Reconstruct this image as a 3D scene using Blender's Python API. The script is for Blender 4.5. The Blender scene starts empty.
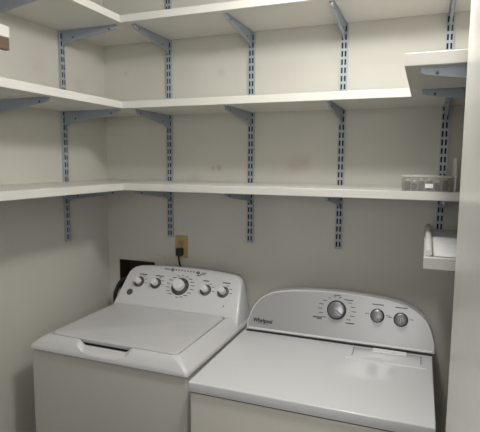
import bpy, bmesh, math, random
from mathutils import Vector, Matrix

random.seed(7)
C = bpy.context.scene.collection

# ------------------------------------------------------------------ materials
def new_mat(name):
    m = bpy.data.materials.new(name)
    m.use_nodes = True
    nt = m.node_tree
    b = nt.nodes.get('Principled BSDF')
    return m, nt, b

def mat(name, col, rough=0.5, metal=0.0, var=0.0, scale=8.0, bump=0.0, bscale=60.0, coat=0.0, spec=0.5):
    """principled surface with a little procedural mottling and bump"""
    m, nt, b = new_mat(name)
    b.inputs['Base Color'].default_value = (*col, 1)
    b.inputs['Roughness'].default_value = rough
    b.inputs['Metallic'].default_value = metal
    b.inputs['Coat Weight'].default_value = coat
    b.inputs['Specular IOR Level'].default_value = spec
    tc = nt.nodes.new('ShaderNodeTexCoord')
    if var > 0:
        n = nt.nodes.new('ShaderNodeTexNoise')
        n.inputs['Scale'].default_value = scale
        n.inputs['Detail'].default_value = 5
        nt.links.new(tc.outputs['Object'], n.inputs['Vector'])
        r = nt.nodes.new('ShaderNodeValToRGB')
        r.color_ramp.elements[0].position = 0.3
        r.color_ramp.elements[1].position = 0.7
        r.color_ramp.elements[0].color = (*[c * (1 - var) for c in col], 1)
        r.color_ramp.elements[1].color = (*[min(1, c * (1 + var)) for c in col], 1)
        nt.links.new(n.outputs['Fac'], r.inputs['Fac'])
        nt.links.new(r.outputs['Color'], b.inputs['Base Color'])
    if bump > 0:
        n2 = nt.nodes.new('ShaderNodeTexNoise')
        n2.inputs['Scale'].default_value = bscale
        n2.inputs['Detail'].default_value = 4
        nt.links.new(tc.outputs['Object'], n2.inputs['Vector'])
        bp = nt.nodes.new('ShaderNodeBump')
        bp.inputs['Strength'].default_value = bump
        bp.inputs['Distance'].default_value = 0.002
        nt.links.new(n2.outputs['Fac'], bp.inputs['Height'])
        nt.links.new(bp.outputs['Normal'], b.inputs['Normal'])
    return m

def wall_mat(name, col, spots):
    """painted wall: faint mottling, small scuffs at given places, orange peel"""
    m, nt, b = new_mat(name)
    b.inputs['Roughness'].default_value = 0.62
    tc = nt.nodes.new('ShaderNodeTexCoord')
    n = nt.nodes.new('ShaderNodeTexNoise')
    n.inputs['Scale'].default_value = 2.2
    n.inputs['Detail'].default_value = 6
    nt.links.new(tc.outputs['Object'], n.inputs['Vector'])
    r = nt.nodes.new('ShaderNodeValToRGB')
    r.color_ramp.elements[0].position = 0.35
    r.color_ramp.elements[1].position = 0.68
    r.color_ramp.elements[0].color = (*[c * 0.955 for c in col], 1)
    r.color_ramp.elements[1].color = (*[c * 1.03 for c in col], 1)
    nt.links.new(n.outputs['Fac'], r.inputs['Fac'])
    last = r.outputs['Color']
    nz = nt.nodes.new('ShaderNodeTexNoise')
    nz.inputs['Scale'].default_value = 26
    nz.inputs['Detail'].default_value = 5
    nt.links.new(tc.outputs['Object'], nz.inputs['Vector'])
    for (p, rad, scol, amt) in spots:
        d = nt.nodes.new('ShaderNodeVectorMath'); d.operation = 'DISTANCE'
        d.inputs[1].default_value = p
        nt.links.new(tc.outputs['Object'], d.inputs[0])
        mr = nt.nodes.new('ShaderNodeMapRange')
        mr.inputs['From Min'].default_value = rad
        mr.inputs['From Max'].default_value = rad * 0.2
        mr.inputs['To Min'].default_value = 0
        mr.inputs['To Max'].default_value = amt
        nt.links.new(d.outputs['Value'], mr.inputs['Value'])
        mu = nt.nodes.new('ShaderNodeMath'); mu.operation = 'MULTIPLY'
        nt.links.new(mr.outputs['Result'], mu.inputs[0])
        nt.links.new(nz.outputs['Fac'], mu.inputs[1])
        mx = nt.nodes.new('ShaderNodeMix'); mx.data_type = 'RGBA'
        nt.links.new(mu.outputs['Value'], mx.inputs['Factor'])
        nt.links.new(last, mx.inputs['A'])
        mx.inputs['B'].default_value = (*scol, 1)
        last = mx.outputs['Result']
    nt.links.new(last, b.inputs['Base Color'])
    n2 = nt.nodes.new('ShaderNodeTexNoise')
    n2.inputs['Scale'].default_value = 140
    nt.links.new(tc.outputs['Object'], n2.inputs['Vector'])
    bp = nt.nodes.new('ShaderNodeBump')
    bp.inputs['Strength'].default_value = 0.052
    bp.inputs['Distance'].default_value = 0.002
    nt.links.new(n2.outputs['Fac'], bp.inputs['Height'])
    nt.links.new(bp.outputs['Normal'], b.inputs['Normal'])
    return m

def wood_mat(name, c1, c2):
    m, nt, b = new_mat(name)
    b.inputs['Roughness'].default_value = 0.6
    tc = nt.nodes.new('ShaderNodeTexCoord')
    mp = nt.nodes.new('ShaderNodeMapping')
    mp.inputs['Scale'].default_value = (14, 1.5, 30)
    nt.links.new(tc.outputs['Object'], mp.inputs['Vector'])
    n = nt.nodes.new('ShaderNodeTexNoise')
    n.inputs['Scale'].default_value = 3
    n.inputs['Detail'].default_value = 6
    nt.links.new(mp.outputs['Vector'], n.inputs['Vector'])
    r = nt.nodes.new('ShaderNodeValToRGB')
    r.color_ramp.elements[0].color = (*c1, 1); r.color_ramp.elements[1].color = (*c2, 1)
    r.color_ramp.elements[0].position = 0.3; r.color_ramp.elements[1].position = 0.7
    nt.links.new(n.outputs['Fac'], r.inputs['Fac'])
    nt.links.new(r.outputs['Color'], b.inputs['Base Color'])
    return m

def clear_mat(name, tint, amount):
    m, nt, b = new_mat(name)
    b.inputs['Base Color'].default_value = (*tint, 1)
    b.inputs['Roughness'].default_value = 0.12
    t = nt.nodes.new('ShaderNodeBsdfTransparent')
    t.inputs['Color'].default_value = (0.95, 0.95, 0.93, 1)
    mx = nt.nodes.new('ShaderNodeMixShader')
    mx.inputs['Fac'].default_value = amount
    out = nt.nodes.get('Material Output')
    nt.links.new(t.outputs[0], mx.inputs[1]); nt.links.new(b.outputs[0], mx.inputs[2])
    nt.links.new(mx.outputs[0], out.inputs['Surface'])
    return m

WALLC = (0.61, 0.595, 0.54)
M = {}
M['wall_back'] = wall_mat('wall paint back', WALLC, [
    ((0.985, 0, 1.585), 0.05, (0.42, 0.30, 0.25), 0.55), ((1.03, 0, 1.60), 0.05, (0.44, 0.31, 0.26), 0.5),
    ((0.63, 0, 1.57), 0.02, (0.20, 0.18, 0.16), 0.9), ((0.6, 0, 1.565), 0.015, (0.2, 0.18, 0.16), 0.8),
    ((0.13, 0, 2.03), 0.02, (0.35, 0.32, 0.28), 0.5), ((0.80, 0, 1.99), 0.05, (0.45, 0.42, 0.37), 0.35),
    ((0.64, 0, 2.0), 0.03, (0.4, 0.36, 0.31), 0.5), ((0.5, 0, 1.51), 0.05, (0.4, 0.36, 0.31), 0.5)])
M['wall'] = wall_mat('wall paint', WALLC, [((0, -0.45, 2.0), 0.08, (0.50, 0.45, 0.40), 0.5), ((0, -0.2, 1.95), 0.05, (0.48, 0.44, 0.39), 0.5)])
M['ceiling'] = mat('ceiling paint', (0.60, 0.59, 0.56), 0.8, bump=0.2, bscale=90)
M['door'] = mat('door gloss paint', (0.88, 0.86, 0.81), 0.24, var=0.03, scale=5, bump=0.05, bscale=30, spec=0.45)
M['floor'] = mat('vinyl floor', (0.16, 0.14, 0.12), 0.45, var=0.15, scale=6)
M['shelf'] = mat('white melamine', (0.69, 0.675, 0.635), 0.42, var=0.015, scale=5)
M['track'] = mat('blue grey painted steel', (0.39, 0.435, 0.485), 0.42, metal=0.1, var=0.05, scale=20)
M['slotdark'] = mat('dark slot interior', (0.012, 0.012, 0.014), 0.8)
M['bracket'] = mat('blue grey painted steel bracket', (0.33, 0.37, 0.42), 0.4, metal=0.1, var=0.05, scale=20)
M['screw'] = mat('dark bracket hole', (0.08, 0.075, 0.07), 0.4, metal=0.6)
M['wood'] = wood_mat('raw brown wood', (0.10, 0.065, 0.04), (0.17, 0.115, 0.075))
M['enamel'] = mat('white enamel', (0.72, 0.72, 0.73), 0.28, var=0.01, scale=4, coat=0.3)
M['lid'] = mat('white enamel lid', (0.68, 0.68, 0.69), 0.2, var=0.02, scale=9, coat=0.3, bump=0.06, bscale=18)
M['cabinet'] = mat('white enamel cabinet shaded', (0.60, 0.585, 0.54), 0.38, var=0.015, scale=3)  # washer's copy of the enamel, darkened for the dimmer light on its front
M['dryercabinetlit'] = mat('white enamel dryer cabinet lit', (0.78, 0.755, 0.69), 0.38, var=0.015, scale=3)  # same enamel as the washer, lightened for the stronger light on the dryer
M['deck'] = mat('white dryer deck', (0.82, 0.83, 0.845), 0.2, var=0.012, scale=4, coat=0.3, bump=0.03, bscale=18)
M['panelgrey'] = mat('silver grey panel', (0.47, 0.47, 0.475), 0.34, metal=0.25, var=0.01, scale=4)
M['plasticwhite'] = mat('white plastic', (0.78, 0.78, 0.78), 0.3)
M['knobwhite'] = mat('white knob', (0.82, 0.82, 0.82), 0.25, coat=0.4)
M['chrome'] = mat('grey chrome', (0.22, 0.22, 0.225), 0.3, metal=0.8)
M['knobgrey'] = mat('brushed grey knob', (0.33, 0.33, 0.34), 0.32, metal=0.7, var=0.1, scale=40)
M['black'] = mat('black plastic', (0.018, 0.018, 0.02), 0.4)
M['ink'] = mat('dark grey ink', (0.025, 0.025, 0.03), 0.5)
M['inklight'] = mat('grey ink', (0.20, 0.20, 0.21), 0.5)
M['gap'] = mat('dark gap', (0.03, 0.03, 0.03), 0.7)
M['brightwhite'] = mat('bright white label', (0.95, 0.95, 0.95), 0.4)
M['almond'] = mat('almond plastic', (0.50, 0.37, 0.17), 0.4, var=0.05, scale=30)
M['almonddark'] = mat('almond plastic receptacle', (0.42, 0.29, 0.12), 0.4)
M['boxbrown'] = mat('dark brown recess', (0.050, 0.028, 0.018), 0.6, var=0.3, scale=14)
M['paper'] = mat('white paper liner', (0.86, 0.86, 0.87), 0.6, var=0.06, scale=16, bump=0.5, bscale=26)
M['roll'] = mat('pale rolled plastic', (0.80, 0.78, 0.76), 0.35, var=0.08, scale=30)
M['rolldark'] = mat('dark roll end', (0.10, 0.095, 0.09), 0.6)
M['clear'] = clear_mat('clear plastic', (0.36, 0.345, 0.32), 0.22)
M['frost'] = clear_mat('frosted clear plastic', (0.75, 0.73, 0.68), 0.62)
M['vial'] = mat('dark grey vial', (0.04, 0.038, 0.036), 0.35)
M['vialcap'] = mat('pale vial cap', (0.45, 0.43, 0.40), 0.5)
M['hose'] = mat('black rubber', (0.012, 0.012, 0.013), 0.5)

# ------------------------------------------------------------------ helpers
def obj(name, bm, m, parent=None, smooth=False, loc=None):
    me = bpy.data.meshes.new(name)
    bmesh.ops.recalc_face_normals(bm, faces=bm.faces[:])
    bm.to_mesh(me); bm.free()
    for mm in (m if isinstance(m, (list, tuple)) else [m]):
        me.materials.append(M[mm])
    if smooth:
        for p in me.polygons: p.use_smooth = True
        try:
            me.set_sharp_from_angle(angle=math.radians(35))
        except Exception:
            pass
    o = bpy.data.objects.new(name, me); C.objects.link(o)
    if parent: o.parent = parent
    if loc: o.location = loc
    return o

def tag(o, label, cat, group=None):
    o['label'] = label; o['category'] = cat
    if group: o['group'] = group
    return o

def thing(name, label, cat, loc=(0, 0, 0), rotz=0.0, group=None):
    o = bpy.data.objects.new(name, None); C.objects.link(o)
    o.empty_display_size = 0.05
    o.location = loc; o.rotation_euler = (0, 0, rotz)
    return tag(o, label, cat, group)

def struct(name, bm, m):
    o = obj(name, bm, m); o['kind'] = 'structure'
    return o

def add_box(bm, x0, x1, y0, y1, z0, z1, bev=0.0, seg=2, mi=0):
    r = bmesh.ops.create_cube(bm, size=1.0)
    vs = r['verts']
    for v in vs:
        v.co = Vector(((x0 + x1) / 2 + v.co.x * (x1 - x0), (y0 + y1) / 2 + v.co.y * (y1 - y0), (z0 + z1) / 2 + v.co.z * (z1 - z0)))
    fs = list({f for v in vs for f in v.link_faces})
    for f in fs: f.material_index = mi
    if bev > 0:
        es = list({e for v in vs for e in v.link_edges})
        bmesh.ops.bevel(bm, geom=es, offset=bev, segments=seg, profile=0.5, affect='EDGES')
    return bm

def box(x0, x1, y0, y1, z0, z1, bev=0.0, seg=2):
    return add_box(bmesh.new(), x0, x1, y0, y1, z0, z1, bev, seg)

def add_lathe(bm, prof, n=32, mtx=None, mi=0):
    """prof = [(radius, height)], spun round local z, closed with caps where radius is 0"""
    mtx = mtx or Matrix.Identity(4)
    rings = []
    for (r, h) in prof:
        if r <= 1e-6:
            rings.append([bm.verts.new(mtx @ Vector((0, 0, h)))])
        else:
            rings.append([bm.verts.new(mtx @ Vector((r * math.cos(2 * math.pi * k / n), r * math.sin(2 * math.pi * k / n), h))) for k in range(n)])
    for a, b in zip(rings, rings[1:]):
        for k in range(n):
            k2 = (k + 1) % n
            if len(a) == 1 and len(b) == 1: continue
            if len(a) == 1: f = bm.faces.new((a[0], b[k], b[k2]))
            elif len(b) == 1: f = bm.faces.new((a[k], a[k2], b[0]))
            else: f = bm.faces.new((a[k], a[k2], b[k2], b[k]))
            f.material_index = mi
    return bm

def add_tube(bm, pts, rad, n=10, mi=0):
    pts = [Vector(p) for p in pts]
    rings = []
    for i, p in enumerate(pts):
        d = (pts[min(i + 1, len(pts) - 1)] - pts[max(i - 1, 0)]).normalized()
        a = d.cross(Vector((0.3, 0.9, 0.31)))
        if a.length < 1e-3: a = d.cross(Vector((1, 0, 0)))
        a.normalize(); b = d.cross(a)
        rings.append([bm.verts.new(p + rad * (math.cos(2 * math.pi * k / n) * a + math.sin(2 * math.pi * k / n) * b)) for k in range(n)])
    for r0, r1 in zip(rings, rings[1:]):
        for k in range(n):
            f = bm.faces.new((r0[k], r0[(k + 1) % n], r1[(k + 1) % n], r1[k])); f.material_index = mi
    for r in (rings[0], rings[-1]):
        f = bm.faces.new(r); f.material_index = mi
    return bm

def add_prism(bm, front, back, mi=0):
    """loft between two matching loops, both ends capped"""
    a = [bm.verts.new(p) for p in front]; b = [bm.verts.new(p) for p in back]
    n = len(a)
    f1 = bm.faces.new(a); f2 = bm.faces.new(list(reversed(b)))
    fs = [f1, f2]
    for k in range(n):
        fs.append(bm.faces.new((a[k], b[k], b[(k + 1) % n], a[(k + 1) % n])))
    for f in fs: f.material_index = mi
    return a, b, f1

def rrect(x0, x1, y0, y1, r, n=6):
    pts = []
    for (cx, cy, a0) in ((x1 - r, y0 + r, -90), (x1 - r, y1 - r, 0), (x0 + r, y1 - r, 90), (x0 + r, y0 + r, 180)):
        for k in range(n + 1):
            a = math.radians(a0 + 90 * k / n)
            pts.append((cx + r * math.cos(a), cy + r * math.sin(a)))
    return pts

def text_bm(s, size, mtx, extrude=0.0003, squash=1.0):
    cu = bpy.data.curves.new('lettering', 'FONT')
    cu.body = s; cu.size = size; cu.extrude = extrude; cu.offset = 0.0009
    cu.align_x = 'CENTER'; cu.align_y = 'CENTER'
    o = bpy.data.objects.new('lettering', cu); C.objects.link(o)
    bpy.context.view_layer.update()
    dg = bpy.context.evaluated_depsgraph_get()
    me = bpy.data.meshes.new_from_object(o.evaluated_get(dg))
    bm = bmesh.new(); bm.from_mesh(me)
    bpy.data.objects.remove(o, do_unlink=True)
    bpy.data.curves.remove(cu); bpy.data.meshes.remove(me)
    bmesh.ops.transform(bm, matrix=mtx @ Matrix.Diagonal((squash, 1, 1, 1)), verts=bm.verts[:])
    return bm

# ------------------------------------------------------------------ room shell
XR, YF, ZC = 1.81, -5.0, 2.44
# back wall with the hole of the laundry hookup box
bm = bmesh.new()
hx0, hx1, hz0, hz1 = 0.066, 0.279, 0.87, 1.092
for (a, b, c, d) in ((-0.1, hx0, 0, ZC), (hx1, XR + 0.1, 0, ZC), (hx0, hx1, 0, hz0), (hx0, hx1, hz1, ZC)):
    add_box(bm, a, b, 0.0, 0.1, c, d)
struct('wall_back', bm, 'wall_back')
struct('wall_left', box(-0.1, 0.0, -1.35, 0.0, 0, ZC), 'wall')
struct('wall_right', box(XR, XR + 0.1, -0.97, 0.0, 0, ZC), 'wall')
struct('wall_front', box(-2.0, 3.6, YF - 0.1, YF, 0, ZC), 'wall')
struct('floor', box(-2.0, 3.6, YF - 0.1, 0.1, -0.1, 0.0), 'floor')
struct('ceiling', box(-2.0, 3.6, YF - 0.1, 0.1, ZC, ZC + 0.1), 'ceiling')
# white glossy door standing open at the right, edge towards the closet; jamb it hangs on
DX, DY = 1.6035, -0.90
struct('door_1', box(DX, DX + 0.036, DY - 0.76, DY, 0.012, 2.05, 0.0025, 2), 'door')
struct('trim_1', box(DX + 0.036, XR, DY - 0.07, DY, 0, ZC), 'shelf')

# ------------------------------------------------------------------ shelving
SP, X0, YS, ZB = 0.406, 0.3766, -0.311, 1.2289
Z1, Z2, Z3, D, T = 2.1922, 1.8461, 1.5036, 0.3347, 0.029
ZT = 2.41
XT = [0.3736, 0.7906, 1.1946, 1.5916]      # the four back wall tracks

def track_bm(z0, z1, w=0.029, d=0.013):
    """slotted double-row channel standing on the wall, front towards -y"""
    bm = bmesh.new()
    h = w / 2
    xs = [-h, -0.0100, -0.0032, 0.0032, 0.0100, h]
    zs = [z0]; holes = []
    z = z0 + 0.010
    while z + 0.022 < z1:
        zs += [z, z + 0.022]; holes.append(len(zs) - 2); z += 0.033
    zs.append(z1)
    V = {}
    def v(i, j, y):
        k = (i, j, y)
        if k not in V: V[k] = bm.verts.new((xs[i], y, zs[j]))
        return V[k]
    for j in range(len(zs) - 1):
        for i in range(5):
            if j in holes and i in (1, 3): continue
            bm.faces.new((v(i, j, -d), v(i + 1, j, -d), v(i + 1, j + 1, -d), v(i, j + 1, -d)))
    for s in (0, 5):                                   # channel sides
        for j in range(len(zs) - 1):
            bm.faces.new((v(s, j, -d), v(s, j + 1, -d), v(s, j + 1, -0.0005), v(s, j, -0.0005)))
    for j in (0, len(zs) - 1):                         # ends
        for i in range(5):
            bm.faces.new((v(i, j, -d), v(i + 1, j, -d), v(i + 1, j, -0.0005), v(i, j, -0.0005)))
    # back of the channel, coloured black for the shade inside the slots
    f = bm.faces.new([bm.verts.new(p) for p in ((-h + .0005, -0.004, z0 + .001), (h - .0005, -0.004, z0 + .001), (h - .0005, -0.004, z1 - .001), (-h + .0005, -0.004, z1 - .001))])
    f.material_index = 1
    return bm

TG = 'slotted wall tracks holding the shelves'
track0 = obj('wall_track', track_bm(ZB, ZT), ['track', 'slotdark'], loc=(XT[0], 0, 0))
tag(track0, 'slotted grey wall track above the almond electrical outlet', 'shelf track', TG)
def place_track(x, y, rz, label):
    o = track0.copy(); C.objects.link(o); o.location = (x, y, 0); o.rotation_euler = (0, 0, rz); o['label'] = label
    return o
place_track(XT[1], 0, 0, 'slotted grey wall track on the back wall between washer and dryer')
place_track(XT[2], 0, 0, 'slotted grey wall track above the dryer main dial')
place_track(XT[3], 0, 0, 'slotted grey wall track behind the clear bin, nearest the glossy door')
place_track(0, YS, math.pi / 2, 'slotted grey wall track on the left side wall')

def bracket(loc, rz, label, length=0.30):
    """wall bracket: local y = -out of the wall, top at z=0"""
    t = thing('shelf_bracket', label, 'shelf bracket', loc, rz, 'grey steel brackets under the shelves')
    bm = bmesh.new()
    w = 0.0045
    prof = [(-0.0135, -0.002), (-length, -0.002), (-length, -0.012), (-length + 0.012, -0.017), (-0.05, -0.050), (-0.0135, -0.064)]
    add_prism(bm, [(-w, y, z) for y, z in prof], [(w, y, z) for y, z in prof])
    obj('arm', bm, 'bracket', t)
    obj('flange', add_box(bmesh.new(), -0.010, 0.010, -length, -0.0135, -0.0028, -0.0002), 'bracket', t)
    RY = Matrix.Rotation(math.radians(90), 4, 'Y')
    for yy, zz in ((-length + 0.036, -0.0145), (-0.075, -0.033)):
        obj('screw', add_lathe(bmesh.new(), [(0, -0.0056), (0.0042, -0.0056), (0.0042, 0.0056), (0, 0.0056)], 12, Matrix.Translation((0, yy, zz)) @ RY), 'screw', t)  # dark discs standing for the holes in the bracket arm
    return t

names = ['nearest the left corner', 'second along from the left corner', 'on the track above the dryer main dial', 'on the track nearest the glossy door']
for zt, lv in ((Z1, 'top'), (Z2, 'middle'), (Z3, 'bottom')):
    for k in range(4):
        bracket((XT[k], 0, zt - T), 0, 'grey bracket under the %s back shelf, %s' % (lv, names[k]))
    bracket((0, YS, zt - T), math.pi / 2, 'grey bracket under the %s left shelf, on the left wall track' % lv)
    if lv != 'bottom':
        bracket((0, YS - SP, zt - T), math.pi / 2, 'grey bracket under the %s left shelf, cut by the left picture edge' % lv)

SB = 'white shelf boards'
def shelf(x0, x1, y0, y1, zt, label, t=T):
    return tag(obj('shelf_board', box(x0, x1, y0, y1, zt - t, zt, 0.0015, 2), 'shelf'), label, 'shelf', SB)
for zt, lv in ((Z1, 'topmost'), (Z2, 'middle'), (Z3, 'lowest')):
    shelf(0.0, XR, -D, 0.0 - 0.014, zt, '%s long white shelf across the back wall' % lv)
    shelf(0.0, D, -1.10, -D - 0.0008, zt, '%s white shelf along the left wall' % lv)
shelf(1.475, XR, -0.872, -D - 0.0008, Z2, 'short white shelf jutting forward at the upper right by the door')
bracket((XR, -0.842, Z2 - T), -math.pi / 2, 'front grey bracket under the short upper right shelf')
bracket((XR, -0.49, Z2 - T), -math.pi / 2, 'rear grey bracket under the short upper right shelf')
Z4 = 1.336
shelf(1.5375, XR, -0.628, -0.014, Z4, 'small low white shelf at right, below the clear bin', 0.034)
bracket((XR, -0.52, Z4 - 0.034), -math.pi / 2, 'grey bracket under the small low right shelf', 0.24)
# board at the far upper left with a raw wooden rail below it
t = thing('edge_shelf', 'white board with brown wooden rail at the far upper left', 'shelf', (0, -0.905, 1.967))
obj('board', box(0, D, -0.45, 0, 0, 0.034, 0.0015), 'shelf', t)
obj('rail', box(D - 0.02, D - 0.003, -0.45, 0, -0.036, -0.0003, 0.001), 'wood', t)

# ------------------------------------------------------------------ things on the shelves
# paper liner and roll on the low right shelf
bm = bmesh.new()
nx, ny = 12, 26
g = [[bm.verts.new((1.566 + (1.79 - 1.566) * i / nx, -0.612 + 0.56 * j / ny, Z4 + 0.0022 + 0.0012 * math.sin(i * 1.7 + j * 0.6) * math.sin(j * 1.1))) for j in range(ny + 1)] for i in range(nx + 1)]
for i in range(nx):
    for j in range(ny):
        bm.faces.new((g[i][j], g[i + 1][j], g[i + 1][j + 1], g[i][j + 1]))
tag(obj('paper_liner', bm, 'paper', smooth=True), 'crinkled white paper liner lying on the small low right shelf', 'paper')
t = thing('plastic_roll', 'pale roll lying along the left edge of the small low right shelf', 'roll', (1.5505, -0.32, Z4 + 0.0108))
R90 = Matrix.Rotation(math.radians(90), 4, 'X')
obj('sheet', add_lathe(bmesh.new(), [(0.0, -0.28), (0.0098, -0.28), (0.0105, -0.27), (0.0102, 0.0), (0.0105, 0.27), (0.0098, 0.295), (0.006, 0.296), (0, 0.294)], 20, R90), 'roll', t, True)
obj('end_cap', add_lathe(bmesh.new(), [(0, -0.2805), (0.0105, -0.2805), (0.0108, -0.287), (0.0108, -0.297), (0.009, -0.302), (0, -0.302)], 20, R90), 'rolldark', t, True)

# clear bin with small things in it
bx0, bx1, by0, by1, bh = 1.4545, 1.619, -0.325, -0.205, 0.049
t = thing('clear_bin', 'clear plastic bin on the lowest back shelf beside the door', 'bin', (0, 0, Z3))
bm = bmesh.new()
outer = rrect(bx0, bx1, by0, by1, 0.012, 5); inner = rrect(bx0 + 0.002, bx1 - 0.002, by0 + 0.002, by1 - 0.002, 0.010, 5)
ro = [[bm.verts.new((x, y, z)) for x, y in outer] for z in (0.0006, bh)]
ri = [[bm.verts.new((x, y, z)) for x, y in inner] for z in (0.0026, bh)]
n = len(outer)
for k in range(n):
    k2 = (k + 1) % n
    bm.faces.new((ro[0][k], ro[0][k2], ro[1][k2], ro[1][k]))
    bm.faces.new((ri[0][k], ri[1][k], ri[1][k2], ri[0][k2]))
    bm.faces.new((ro[1][k], ro[1][k2], ri[1][k2], ri[1][k]))
bm.faces.new(ro[0]); bm.faces.new(ri[0])
obj('tray', bm, 'clear', t)
bm = bmesh.new()
rim = [(x, y, bh + 0.001) for x, y in rrect(bx0 - 0.001, bx1 + 0.001, by0 - 0.001, by1 + 0.001, 0.012, 5)]
add_tube(bm, rim + rim[:1], 0.0022, 6)
obj('rim', bm, 'frost', t)
obj('label', box(1.531, 1.556, by0 - 0.0012, by0 - 0.0002, 0.012, 0.026), 'brightwhite', t)
vg = 'small dark bottles in the clear bin'
spots = [(1.474, 0.030), (1.497, 0.025), (1.520, 0.031), (1.545, 0.033), (1.570, 0.027), (1.595, 0.034)]
wh = ['against the left end', 'second from the left end', 'just left of the white label', 'behind the white label', 'just right of the white label', 'against the right end']
for (x, h), w in zip(spots, wh):
    v = thing('small_bottle', 'small dark bottle in the clear bin, ' + w, 'bottle', (x, -0.285, Z3 + 0.003), 0, vg)
    obj('body', add_lathe(bmesh.new(), [(0, 0), (0.009, 0), (0.0105, 0.001), (0.0105, h - 0.004), (0.006, h), (0, h)], 16), 'vial', v, True)
    obj('cap', add_lathe(bmesh.new(), [(0, h), (0.006, h), (0.006, h + 0.008), (0.005, h + 0.009), (0, h + 0.009)], 16), 'vialcap', v, True)
# thin upright plate right of the bin
t = thing('upright_plate', 'thin pale upright plate right of the clear bin', 'plate', (1.6235, -0.26, Z3))
obj('panel', box(-0.0018, 0.0018, -0.065, 0.12, 0.0005, 0.112, 0.0008), 'plasticwhite', t)
obj('foot', box(-0.006, 0.020, -0.065, 0.12, 0.0002, 0.0025, 0.0006), 'frost', t)

# ------------------------------------------------------------------ wall fittings
# recessed hookup box
t = thing('hookup_box', 'dark recessed laundry hookup box in the back wall behind the washer', 'utility box', (0, 0, 0))
bm = bmesh.new()
a, b, c, d, dep = hx0 + .001, hx1 - .001, hz0 + .001, hz1 - .001, 0.085
vs = [bm.verts.new(p) for p in ((a, 0, c), (b, 0, c), (b, 0, d), (a, 0, d), (a, dep, c), (b, dep, c), (b, dep, d), (a, dep, d))]
for q in ((0, 1, 5, 4), (1, 2, 6, 5), (2, 3, 7, 6), (3, 0, 4, 7), (4, 5, 6, 7)):
    bm.faces.new([vs[i] for i in q])
obj('recess', bm, 'boxbrown', t)
bm = bmesh.new()
for (a, b, c, d) in ((hx1, 0.338, 0.90, 1.133), (0.052, hx1, hz1, 1.098), (0.052, hx0, 0.88, hz1)):
    add_box(bm, a, b, -0.004, -0.0003, c, d, 0.001)
obj('surround', bm, 'wall', t)
for xx in (0.12, 0.215):
    bm = bmesh.new()
    add_lathe(bm, [(0, 0.0), (0.011, 0.0), (0.011, 0.05), (0.007, 0.052), (0, 0.052)], 14, Matrix.Translation((xx, 0.05, 0.875)))
    add_tube(bm, [(xx - 0.02, 0.045, 0.935), (xx + 0.02, 0.045, 0.935)], 0.005, 8)
    obj('valve', bm, 'chrome', t, True)
# black hose dropping out of the box behind the washer
pts = [(0.17, -0.0175, 0.95), (0.155, -0.019, 0.985), (0.128, -0.026, 1.0), (0.100, -0.040, 0.985), (0.080, -0.052, 0.94), (0.074, -0.058, 0.88), (0.076, -0.058, 0.5)]
fine = []
for i in range(len(pts) - 1):
    p0, p1, p2, p3 = (Vector(pts[max(i - 1, 0)]), Vector(pts[i]), Vector(pts[i + 1]), Vector(pts[min(i + 2, len(pts) - 1)]))
    for k in range(6):
        u = k / 6
        fine.append(0.5 * ((2 * p1) + (p2 - p0) * u + (2 * p0 - 5 * p1 + 4 * p2 - p3) * u * u + (3 * p1 - p0 - 3 * p2 + p3) * u ** 3))
fine.append(Vector(pts[-1]))
tag(obj('water_hose', add_tube(bmesh.new(), fine, 0.010, 10), 'hose', smooth=True), 'black rubber hose from the hookup box, beside the washer console', 'hose')

# outlet
t = thing('wall_outlet', 'almond duplex electrical outlet on the back wall above the washer', 'outlet', (0.4315, 0, 1.183))
bm = box(-0.0345, 0.0345, -0.006, -0.0004, -0.0545, 0.0545, 0.003, 3)
obj('cover_plate', bm, 'almond', t)
for s in (1, -1):
    pr = [(x, 0, z + s * 0.0195) for x, z in rrect(-0.0165, 0.0165, -0.0145, 0.0145, 0.008, 5)]
    bm = bmesh.new()
    add_prism(bm, [(x, -0.0078, z) for x, _, z in pr], [(x, -0.0055, z) for x, _, z in pr])
    rc = obj('receptacle', bm, 'almonddark', t)
    bm = bmesh.new()
    for xx, hh in ((-0.0065, 0.005), (0.0065, 0.004)):
        add_box(bm, xx - 0.0012, xx + 0.0012, -0.0082, -0.0077, s * 0.0195 + 0.003 - hh, s * 0.0195 + 0.003 + hh)
    add_lathe(bm, [(0, 0.0077), (0.0025, 0.0077), (0.0025, 0.0082), (0, 0.0082)], 10, Matrix.Translation((0, 0, s * 0.0195 - 0.008)) @ Matrix.Rotation(math.radians(90), 4, 'X'))
    obj('slots', bm, 'slotdark', rc)
obj('screw', add_lathe(bmesh.new(), [(0, 0.0055), (0.003, 0.0055), (0.0025, 0.0072), (0, 0.0074)], 12, Matrix.Rotation(math.radians(90), 4, 'X')), 'chrome', t)
t = thing('power_plug', 'black power plug in the lower socket with cord behind the washer', 'plug', (0.4315, -0.0085, 1.1625))
bm = box(-0.016, 0.016, -0.030, 0, -0.021, 0.018, 0.006, 3)
obj('plug_body', bm, 'black', t, True)
cp = [(0, -0.022, -0.018), (0.001, -0.027, -0.035), (0.004, -0.024, -0.055), (0.008, -0.016, -0.09), (0.008, -0.010, -0.17), (0.008, -0.005, -0.4), (0.008, -0.005, -0.7)]
obj('cord', add_tube(bmesh.new(), cp, 0.0048, 8), 'black', t, True)

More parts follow.
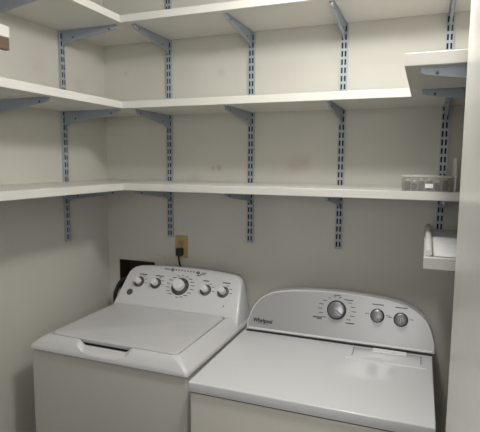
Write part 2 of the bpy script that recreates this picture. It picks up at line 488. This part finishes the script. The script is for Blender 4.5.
# ------------------------------------------------------------------ washer
WX = 0.4745
wash = thing('washing_machine', 'white top-load washing machine under the outlet, left of the dryer', 'washing machine', (WX, -0.355, 0))
def W(x, y, z): return Vector((x - WX, y + 0.355, z))          # room point -> washer's own space
def shift(bm, f):
    for v in bm.verts: v.co = f(*v.co)
    return bm
wx0, wx1, wy0, wy1 = 0.130, 0.819, -0.687, -0.045
bm = box(wx0 + 0.005, wx1 - 0.005, wy0 + 0.006, wy1, 0.012, 0.8715, 0.010, 3)
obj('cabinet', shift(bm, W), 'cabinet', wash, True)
obj('seam', shift(box(wx0 + 0.008, wx1 - 0.008, wy0 + 0.009, wy1 - 0.004, 0.8705, 0.8757), W), 'slotdark', wash)
for sx in (wx0 + 0.05, wx1 - 0.05):
    for sy in (wy0 + 0.06, wy1 - 0.05):
        obj('foot', shift(add_lathe(bmesh.new(), [(0, 0), (0.022, 0), (0.02, 0.012), (0, 0.012)], 14, Matrix.Translation((sx, sy, 0))), W), 'black', wash)
# top frame: rings from the outer rim up to the lid opening, with the hand scoop in front
lx0, lx1, ly0, ly1 = 0.200, 0.757, -0.648, -0.213
NC = 8
def loop(x0, x1, y0, y1, r, nside=72):
    """rounded rectangle, the straight sides subdivided so that loops of two sizes match point by point"""
    c = rrect(x0, x1, y0, y1, r, NC)
    out = []
    for q in range(4):
        seg = c[q * (NC + 1):(q + 1) * (NC + 1)]
        nxt = c[((q + 1) * (NC + 1)) % len(c)]
        out += seg
        e = seg[-1]
        out += [(e[0] + (nxt[0] - e[0]) * k / nside, e[1] + (nxt[1] - e[1]) * k / nside) for k in range(1, nside)]
    return out
def lp(x0, x1, y0, y1, r): return loop(x0, x1, y0, y1, r)
ZS, ZL = 0.880, 0.931
SCX, SCW = 0.462, 0.098
def scoop_w(x):
    d = abs(x - SCX)
    return max(0.0, min(1.0, (SCW + 0.022 - d) / 0.034))
rings = []
O = lp(wx0, wx1, wy0, wy1, 0.012); I = lp(lx0 - 0.004, lx1 + 0.004, ly0 - 0.004, ly1 + 0.004, 0.026)
O2 = lp(wx0 + 0.004, wx1 - 0.004, wy0 + 0.004, wy1 - 0.004, 0.010)
rings.append([(x, y, 0.8755) for x, y in O2])
rings.append([(x, y, 0.876) for x, y in O])
NS = 20
for s in range(NS + 1):
    u = s / NS
    a = u ** 1.05; b = 0.0 if s == 0 else 0.10 + 0.90 * (0.55 * u ** 0.85 + 0.45 * math.sin(u * math.pi / 2))
    ring = []
    for (ox, oy), (ix, iy) in zip(O, I):
        x, y, z = ox + (ix - ox) * a, oy + (iy - oy) * a, ZS + (ZL - ZS) * b
        if oy < wy0 + 0.02 and iy < ly0 + 0.01:
            w = scoop_w(x); w = w * w * (3 - 2 * w)
            el = 1 - math.sqrt(max(0.0, 1 - min(1.0, abs(ox * 0.5 + ix * 0.5 - SCX) / (SCW + 0.012)) ** 2))
            g = max(0.0, min(1.0, (u - 0.06 - 0.5 * el) / 0.14)); g = g * g * (3 - 2 * g)
            z += w * g * (0.8865 + 0.025 * max(0.0, (u - 0.45) / 0.55) ** 1.5 - z)
        ring.append((x, y, z))
    rings.append(ring)
I2 = lp(lx0 - 0.0032, lx1 + 0.0032, ly0 - 0.0032, ly1 + 0.0032, 0.0255)
I3 = lp(lx0 + 0.03, lx1 - 0.03, ly0 + 0.03, ly1 - 0.03, 0.02)
def zin(x, y, z):
    w = scoop_w(x) if y < ly0 + 0.05 else 0.0
    w = w * w * (3 - 2 * w)
    return z + (0.9115 - z) * w
rings.append([(x, y, zin(x, y, 0.912)) for x, y in I2])
rings.append([(x, y, zin(x, y, 0.910)) for x, y in I3])
bm = bmesh.new()
RV = [[bm.verts.new(W(*p)) for p in r] for r in rings]
n = len(RV[0])
for r0, r1 in zip(RV, RV[1:]):
    for k in range(n):
        f = bm.faces.new((r0[k], r0[(k + 1) % n], r1[(k + 1) % n], r1[k]))
bm.faces.new(RV[-1])
for f in bm.faces:
    c = f.calc_center_median()
    if all(v in RV[-1] or v in RV[-2] for v in f.verts): f.material_index = 1
tf = obj('top_frame', bm, ['enamel', 'gap'], wash, True)
# lid: thin rounded slab with a soft edge, front lip stays over the scoop
bm = bmesh.new()
Ls = [(0.0, 0.9170, 0.004), (0.0, 0.929, 0.0), (0.0006, 0.9315, 0.0), (0.0025, 0.9335, 0.0), (0.006, 0.934, 0.0)]
LR = [[bm.verts.new(W(x, y, z)) for x, y in lp(lx0 + i + e + 0.0015, lx1 - i - e - 0.0015, ly0 + i + e + 0.001, ly1 - i - e - 0.003, 0.024)] for i, z, e in Ls]
for r0, r1 in zip(LR, LR[1:]):
    for k in range(n):
        bm.faces.new((r0[k], r0[(k + 1) % n], r1[(k + 1) % n], r1[k]))
bm.faces.new(LR[-1]); bm.faces.new(LR[0])
obj('lid', bm, 'lid', wash, True)

# sloping control console
cy0, cz0, cy1, cz1 = -0.195, 0.925, -0.06, 1.100
tv = Vector((0, cy1 - cy0, cz1 - cz0)); CL = tv.length; tv.normalize()
nv = Vector((0, -tv.z, tv.y))
CX = 0.485
def con(u, v, h=0.0):
    p = Vector((CX + u, cy0, cz0)) + tv * v + nv * h
    return W(*p)
def con_m(u, v, h=0.0):
    o = con(u, v, h)
    return Matrix(((1, tv.x, nv.x, o.x), (0, tv.y, nv.y, o.y), (0, tv.z, nv.z, o.z), (0, 0, 0, 1)))
half = [(0.326, -0.03), (0.318, 0.04), (0.309, 0.10), (0.303, 0.145), (0.298, 0.168), (0.288, 0.186), (0.272, 0.199), (0.25, 0.207), (0.21, 0.212), (0.14, 0.2175), (0.07, 0.2205), (0, 0.2215)]
outl = half + [(-u, v) for u, v in reversed(half[:-1])]
bm = bmesh.new()
def inset(pts, d):
    r = []
    m = len(pts)
    for i in range(m):
        p = Vector(pts[i]); a = Vector(pts[i - 1]); b = Vector(pts[(i + 1) % m])
        e1 = (p - a).normalized(); e2 = (b - p).normalized()
        nn = Vector((-(e1.y + e2.y), e1.x + e2.x))
        nn.normalize()
        k = max(0.5, nn.dot(Vector((-e1.y, e1.x))))
        r.append((p.x + nn.x * d / k, p.y + nn.y * d / k))
    return r
lay = []
for d, h in ((0.012, 0.0), (0.006, -0.0015), (0.002, -0.005), (0.0, -0.011)):
    lay.append([con(u, v, h) for u, v in inset(outl, d)])
base = lay[-1]
def backpt(p, yy, dz): return Vector((p.x * 1.0, yy + 0.355, p.z + dz))
lay.append([backpt(p, max(-0.045, 0), 0) if False else Vector((p.x, p.y + (-0.05 + 0.355 - p.y) * 0.75, p.z + 0.001)) for p in base])
lay.append([Vector((p.x * 0.985, -0.046 + 0.355, p.z - 0.008)) for p in base])
VR = [[bm.verts.new(p) for p in l] for l in lay]
m = len(VR[0])
for r0, r1 in zip(VR, VR[1:]):
    for k in range(m):
        bm.faces.new((r0[k], r0[(k + 1) % m], r1[(k + 1) % m], r1[k]))
bm.faces.new(VR[0]); bm.faces.new(VR[-1])
console = obj('control_console', bm, 'enamel', wash, True)

def knob_washer(u, v, R, big=False):
    m_ = con_m(u, v)
    o = obj('dial', add_lathe(bmesh.new(), [(0, 0.0003), (R, 0.0003), (R, 0.004), (R * 0.94, 0.007), (R * 0.80, 0.008), (0, 0.008)], 36, m_), 'chrome', wash, True)
    k = R * (0.66 if big else 0.62)
    obj('dial_ring', add_lathe(bmesh.new(), [(R * 0.9, 0.0002), (R * 1.07, 0.0002), (R * 1.05, 0.002), (R * 0.9, 0.002)], 36, m_), 'black', o, True)
    obj('dial_cap', add_lathe(bmesh.new(), [(k * 1.02, 0.008), (k, 0.012), (k * 0.97, 0.028), (k * 0.90, 0.032), (k * 0.6, 0.0335), (0, 0.034)], 32, m_), 'knobwhite', o, True)
    ang = math.radians(random.choice((35, 60, 20, 50)))
    r2 = m_ @ Matrix.Rotation(-ang, 4, 'Z')
    bm = bmesh.new(); add_box(bm, -0.0016, 0.0016, k * 1.02, R * 0.98, 0.0079, 0.0092)
    shift(bm, lambda x, y, z: r2 @ Vector((x, y, z)))
    obj('pointer', bm, 'ink', o)
for u, v, R, b in ((-0.2215, 0.119, 0.0255, 0), (-0.1285, 0.1195, 0.0255, 0), (0.0015, 0.118, 0.041, 1), (0.1345, 0.1145, 0.0255, 0), (0.2215, 0.1145, 0.0255, 0)):
    knob_washer(u, v, R, b)
for u, v in ((-0.0625, 0.197), (0.0745, 0.194)):
    obj('push_button', add_lathe(bmesh.new(), [(0, 0.0002), (0.0085, 0.0002), (0.008, 0.003), (0, 0.0035)], 20, con_m(u, v)), 'inklight', wash, True)
# printed legends: short illegible dashes of dark print
def dash(u, v, w, h=0.0032, f=con_m):
    m_ = f(u, v, 0.0003)
    b2 = bmesh.new(); add_box(b2, -w / 2, w / 2, -h / 2, h / 2, -0.0002, 0.0002)
    for vv in b2.verts: vv.co = m_ @ vv.co
    tmp = bpy.data.meshes.new('tmp'); b2.to_mesh(tmp); b2.free(); bm.from_mesh(tmp); bpy.data.meshes.remove(tmp)
for (u, v), (tu, tw) in zip(((-0.2215, 0.119), (-0.1285, 0.1195), (0.1345, 0.1145), (0.2215, 0.1145)), ((-0.2115, 0.042), (-0.12, 0.044), (0.1255, 0.030), (0.227, 0.038))):
    bm = bmesh.new()
    dash(tu, 0.159, tw, 0.0045)
    for a in (30, 65, -5):
        dash(u + 0.038 * math.cos(math.radians(a)), v + 0.034 * math.sin(math.radians(a)), 0.012, 0.0025)
    obj('legend_text', bm, 'ink', console)
bm = bmesh.new()
for a in range(-150, 190, 20):
    ca, sa = math.cos(math.radians(a + 60)), math.sin(math.radians(a + 60))
    dash(0.0015 + 0.064 * ca, 0.118 + 0.054 * sa, 0.020 if abs(ca) > 0.5 else 0.014, 0.003)
obj('legend_text', bm, 'ink', console)
for marks in ([(-0.092, 0.1985, 0.032, 0.004)], [(0.102, 0.196, 0.024, 0.0035), (0.100, 0.188, 0.028, 0.0035)], [(0.08, 0.181, 0.022, 0.004)],
              [(-0.044 + k * 0.0155, 0.199 - 0.0003 * k, 0.006, 0.006) for k in range(8)]):
    bm = bmesh.new()
    for q in marks: dash(*q)
    obj('legend_text', bm, 'ink', console)
# round dark badge with a pale swirled ring
bd = obj('badge', add_lathe(bmesh.new(), [(0, 0.0002), (0.0155, 0.0002), (0.0155, 0.0015), (0.0145, 0.002), (0, 0.002)], 32, con_m(-0.2525, 0.062)), 'ink', wash, True)
bm = bmesh.new()
mm = con_m(-0.2525, 0.062, 0.0021)
add_tube(bm, [mm @ Vector((0.0115 * math.cos(a / 20 * 2 * math.pi), 0.0115 * math.sin(a / 20 * 2 * math.pi), 0)) for a in range(21)], 0.0004, 5)
for s in (-1, 1):
    add_tube(bm, [mm @ Vector((s * 0.0035 + 0.004 * math.cos(a / 12 * 5.2 + 0.6), 0.006 * math.sin(a / 12 * 5.2 + 0.6), 0)) for a in range(13)], 0.0004, 5)
obj('monogram', bm, 'vialcap', bd)
obj('indicator', add_lathe(bmesh.new(), [(0, 0.0002), (0.004, 0.0002), (0.0035, 0.001), (0, 0.0012)], 14, con_m(0.2405, 0.049)), 'inklight', wash)

# ------------------------------------------------------------------ dryer
DXC = 1.2175
ROT = math.radians(0.5)
dry = thing('clothes_dryer', 'white front-load clothes dryer with arched grey control panel, right of the washer', 'dryer', (DXC, -0.36, 0), ROT)
def Dn(x, y, z): return Vector((x - DXC, y + 0.36, z))
dx0, dx1, dy0, dy1, DZ = 0.833, 1.588, -0.712, -0.045, 0.880
obj('cabinet', shift(box(dx0 + 0.003, dx1 - 0.003, dy0 + 0.006, dy1, 0.012, DZ - 0.0400, 0.008, 3), Dn), 'dryercabinetlit', dry, True)
for sx in (dx0 + 0.05, dx1 - 0.05):
    for sy in (dy0 + 0.06, dy1 - 0.05):
        obj('foot', shift(add_lathe(bmesh.new(), [(0, 0), (0.022, 0), (0.02, 0.012), (0, 0.012)], 14, Matrix.Translation((sx, sy, 0))), Dn), 'black', dry)
obj('seam', shift(box(dx0 + 0.004, dx1 - 0.004, dy0 + 0.0085, dy1 - 0.004, DZ - 0.0400, DZ - 0.0350), Dn), 'slotdark', dry)
obj('top_deck', shift(box(dx0, dx1, dy0, dy1, DZ - 0.0350, DZ, 0.004, 3), Dn), 'deck', dry, True)
# lint screen lid let into the deck
t = obj('lint_lid', shift(box(1.300, 1.553, -0.316, -0.212, DZ, DZ + 0.0022, 0.0015, 2), Dn), 'deck', dry, True)
bm = bmesh.new()
for (a, b, c, d) in ((1.286, 1.300, -0.320, -0.317), ):
    add_box(bm, a, b, c, d, DZ, DZ + 0.0012)
add_box(bm, 1.286, 1.566, -0.3265, -0.3165, DZ, DZ + 0.0016)
obj('lip', shift(bm, Dn), 'brightwhite', t)
obj('groove', shift(box(1.3045, 1.3075, -0.296, -0.214, DZ + 0.0020, DZ + 0.0026), Dn), 'inklight', t)
obj('groove', shift(box(1.5465, 1.5500, -0.296, -0.222, DZ + 0.0020, DZ + 0.0026), Dn), 'inklight', t)
obj('handle', shift(box(1.375, 1.497, -0.240, -0.206, DZ + 0.0022, DZ + 0.008, 0.002, 2), Dn), 'brightwhite', t)  # bright white stands in for the highlight on the handle

# arched panel
py0, pz0, py1, pz1 = -0.188, 0.8850, -0.133, 1.0750
pt = Vector((0, py1 - py0, pz1 - pz0)); pt.normalize()
pn = Vector((0, -pt.z, pt.y))
def pan(u, v, h=0.0):
    return Dn(*(Vector((DXC + 0.0035 + u, py0, pz0)) + pt * v + pn * h))
def pan_m(u, v, h=0.0):
    o = pan(u, v, h)
    return Matrix(((1, pt.x, pn.x, o.x), (0, pt.y, pn.y, o.y), (0, pt.z, pn.z, o.z), (0, 0, 0, 1)))
half = [(0.3755, 0.002), (0.3735, 0.04), (0.366, 0.068), (0.357, 0.094), (0.344, 0.117), (0.326, 0.137), (0.302, 0.155), (0.272, 0.168), (0.235, 0.178), (0.19, 0.1855), (0.13, 0.191), (0.065, 0.1945), (0, 0.1955)]
outl = half + [(-u, v) for u, v in reversed(half[:-1])]
bm = bmesh.new()
lay = [[pan(u, v, h) for u, v in inset(outl, d)] for d, h in ((0.0055, 0.0), (0.0045, 0.0008), (0.002, 0.0004), (0.0006, -0.001), (0.0, -0.003))]
base = lay[-1]
lay.append([Vector((p.x, p.y + (-0.05 + 0.36 - p.y) * 0.8, p.z - 0.006)) for p in base])
lay.append([Vector((p.x * 0.985, -0.047 + 0.36, max(p.z - 0.022, 0.8805))) for p in base])
VR = [[bm.verts.new(p) for p in l] for l in lay]
m = len(VR[0])
for i, (r0, r1) in enumerate(zip(VR, VR[1:])):
    for k in range(m):
        f = bm.faces.new((r0[k], r0[(k + 1) % m], r1[(k + 1) % m], r1[k]))
        f.material_index = 1
bm.faces.new(VR[0]).material_index = 0
bm.faces.new(VR[-1]).material_index = 1
panel = obj('control_panel', bm, ['panelgrey', 'enamel'], dry, True)
# foot ledge and dark gap along its base
bm = bmesh.new(); add_box(bm, -0.366, 0.366, -0.004, 0.0035, 0.0006, 0.0022)
bm2 = bmesh.new(); add_box(bm2, -0.370, 0.370, 0.0, 0.0035, -0.004, 0.0004)
pm = pan_m(0, 0.010)
obj('ledge', shift(bm, lambda x, y, z: pm @ Vector((x, y, z))), 'plasticwhite', panel)
pm2 = pan_m(0, 0.0)
obj('base_gap', shift(box(DXC - 0.371, DXC + 0.371, py0 - 0.003, py0 + 0.003, DZ, DZ + 0.0042), Dn), 'gap', dry)
bm2.free()
def knob_dryer(u, v, R, ang, big):
    m_ = pan_m(u, v)
    o = obj('dial', add_lathe(bmesh.new(), [(0, 0.0003), (R, 0.0003), (R, 0.006), (R * 0.95, 0.010), (R * 0.86, 0.011), (0, 0.011)], 40, m_), 'black', dry, True)
    k = R * 0.84
    obj('dial_cap', add_lathe(bmesh.new(), [(k, 0.011), (k, 0.020), (k * 0.95, 0.024), (k * 0.8, 0.0255), (0, 0.026)], 36, m_), 'knobgrey', o, True)
    r2 = m_ @ Matrix.Rotation(math.radians(ang), 4, 'Z')
    bm = bmesh.new(); add_box(bm, -0.0013, 0.0013, k * 0.05, k * 0.92, 0.0252, 0.0275)
    obj('pointer', shift(bm, lambda x, y, z: r2 @ Vector((x, y, z))), 'ink' if big else 'brightwhite', o)
    if not big:
        bm = bmesh.new(); add_box(bm, -0.005, 0.005, -k * 0.92, k * 0.92, 0.0245, 0.0305, 0.002)
        obj('grip', shift(bm, lambda x, y, z: r2 @ Vector((x, y, z))), 'knobgrey', o, True)
knob_dryer(0.0015, 0.124, 0.0385, -125, True)
knob_dryer(0.161, 0.120, 0.027, 150, False)
knob_dryer(0.249, 0.115, 0.027, 0, False)
bm = bmesh.new()
for a in range(-40, 221, 20):
    ca, sa = math.cos(math.radians(a)), math.sin(math.radians(a))
    dash(0.0015 + (0.058 + 0.01 * abs(ca)) * ca, 0.124 + 0.052 * sa, 0.018 if abs(ca) > 0.6 else 0.010, 0.0026, pan_m)
obj('legend_text', bm, 'ink', panel); bm = bmesh.new()
dash(-0.075, 0.087, 0.036, 0.0045, pan_m); dash(-0.066, 0.081, 0.02, 0.003, pan_m)
obj('legend_text', bm, 'ink', panel); bm = bmesh.new()
dash(0.058, 0.077, 0.034, 0.004, pan_m); obj('legend_text', bm, 'ink', panel); bm = bmesh.new()
dash(0.05, 0.168, 0.03, 0.0035, pan_m); dash(0.0, 0.182, 0.028, 0.003, pan_m)
obj('legend_text', bm, 'ink', panel)
for u, v, tv_ in ((0.161, 0.12, 0.163), (0.249, 0.115, 0.160)):
    bm = bmesh.new()
    dash(u, tv_, 0.045, 0.0035, pan_m)
    obj('legend_text', bm, 'ink', panel)
    for s_ in (-1, 1):
        bm = bmesh.new()
        dash(u + s_ * 0.040, v + 0.004, 0.014, 0.0025, pan_m)
        obj('tick_mark', bm, 'ink', panel)
obj('lettering', text_bm('Whirlpool', 0.0225, pan_m(-0.305, 0.043, 0.0004), squash=0.9), 'ink', panel)
bm = bmesh.new()
dash(-0.306, 0.0305, 0.060, 0.0022, pan_m)
obj('underline', bm, 'inklight', panel)

# ------------------------------------------------------------------ light
def lamp(name, kind, loc, power, col, **kw):
    l = bpy.data.lights.new(name, kind); l.energy = power; l.color = col
    for k, v in kw.items(): setattr(l, k, v)
    o = bpy.data.objects.new(name, l); C.objects.link(o); o.location = loc
    return o
lamp('ceiling lamp', 'POINT', (1.325, -0.925, 2.30), 23.5, (1.0, 0.99, 0.96), shadow_soft_size=0.07)
fl = lamp('fill light', 'AREA', (1.52, -2.9, 1.70), 12, (1.0, 0.985, 0.95), shape='DISK', size=1.0)  # added soft fill in front of the closet, no real fixture
fl.rotation_euler = (Vector((1.2, 0, 1.0)) - Vector(fl.location)).to_track_quat('-Z', 'Y').to_euler()

w = bpy.data.worlds.new('World'); bpy.context.scene.world = w
w.use_nodes = True
w.node_tree.nodes['Background'].inputs['Color'].default_value = (0.8, 0.85, 0.9, 1)
w.node_tree.nodes['Background'].inputs['Strength'].default_value = 0.05

# ------------------------------------------------------------------ camera
cam = bpy.data.cameras.new('camera'); co = bpy.data.objects.new('camera', cam); C.objects.link(co)
yaw, pit, rol = -0.371347, -0.113621, 0.00703
fw = Vector((math.sin(yaw) * math.cos(pit), math.cos(yaw) * math.cos(pit), math.sin(pit)))
r = Vector((math.cos(yaw), -math.sin(yaw), 0)); u = r.cross(fw)
r2 = math.cos(rol) * r + math.sin(rol) * u; u2 = -math.sin(rol) * r + math.cos(rol) * u
co.matrix_world = Matrix(((r2.x, u2.x, -fw.x, 1.5336), (r2.y, u2.y, -fw.y, -2.04576), (r2.z, u2.z, -fw.z, 1.5992), (0, 0, 0, 1)))
cam.sensor_fit = 'HORIZONTAL'; cam.sensor_width = 36.0
cam.lens = 476.125 / 480 * 36.0
cam.clip_start = 0.02
bpy.context.scene.camera = co
bpy.context.scene.view_settings.view_transform = 'Standard'
bpy.context.scene.view_settings.look = 'None'
bpy.context.scene.view_settings.exposure = 0.0
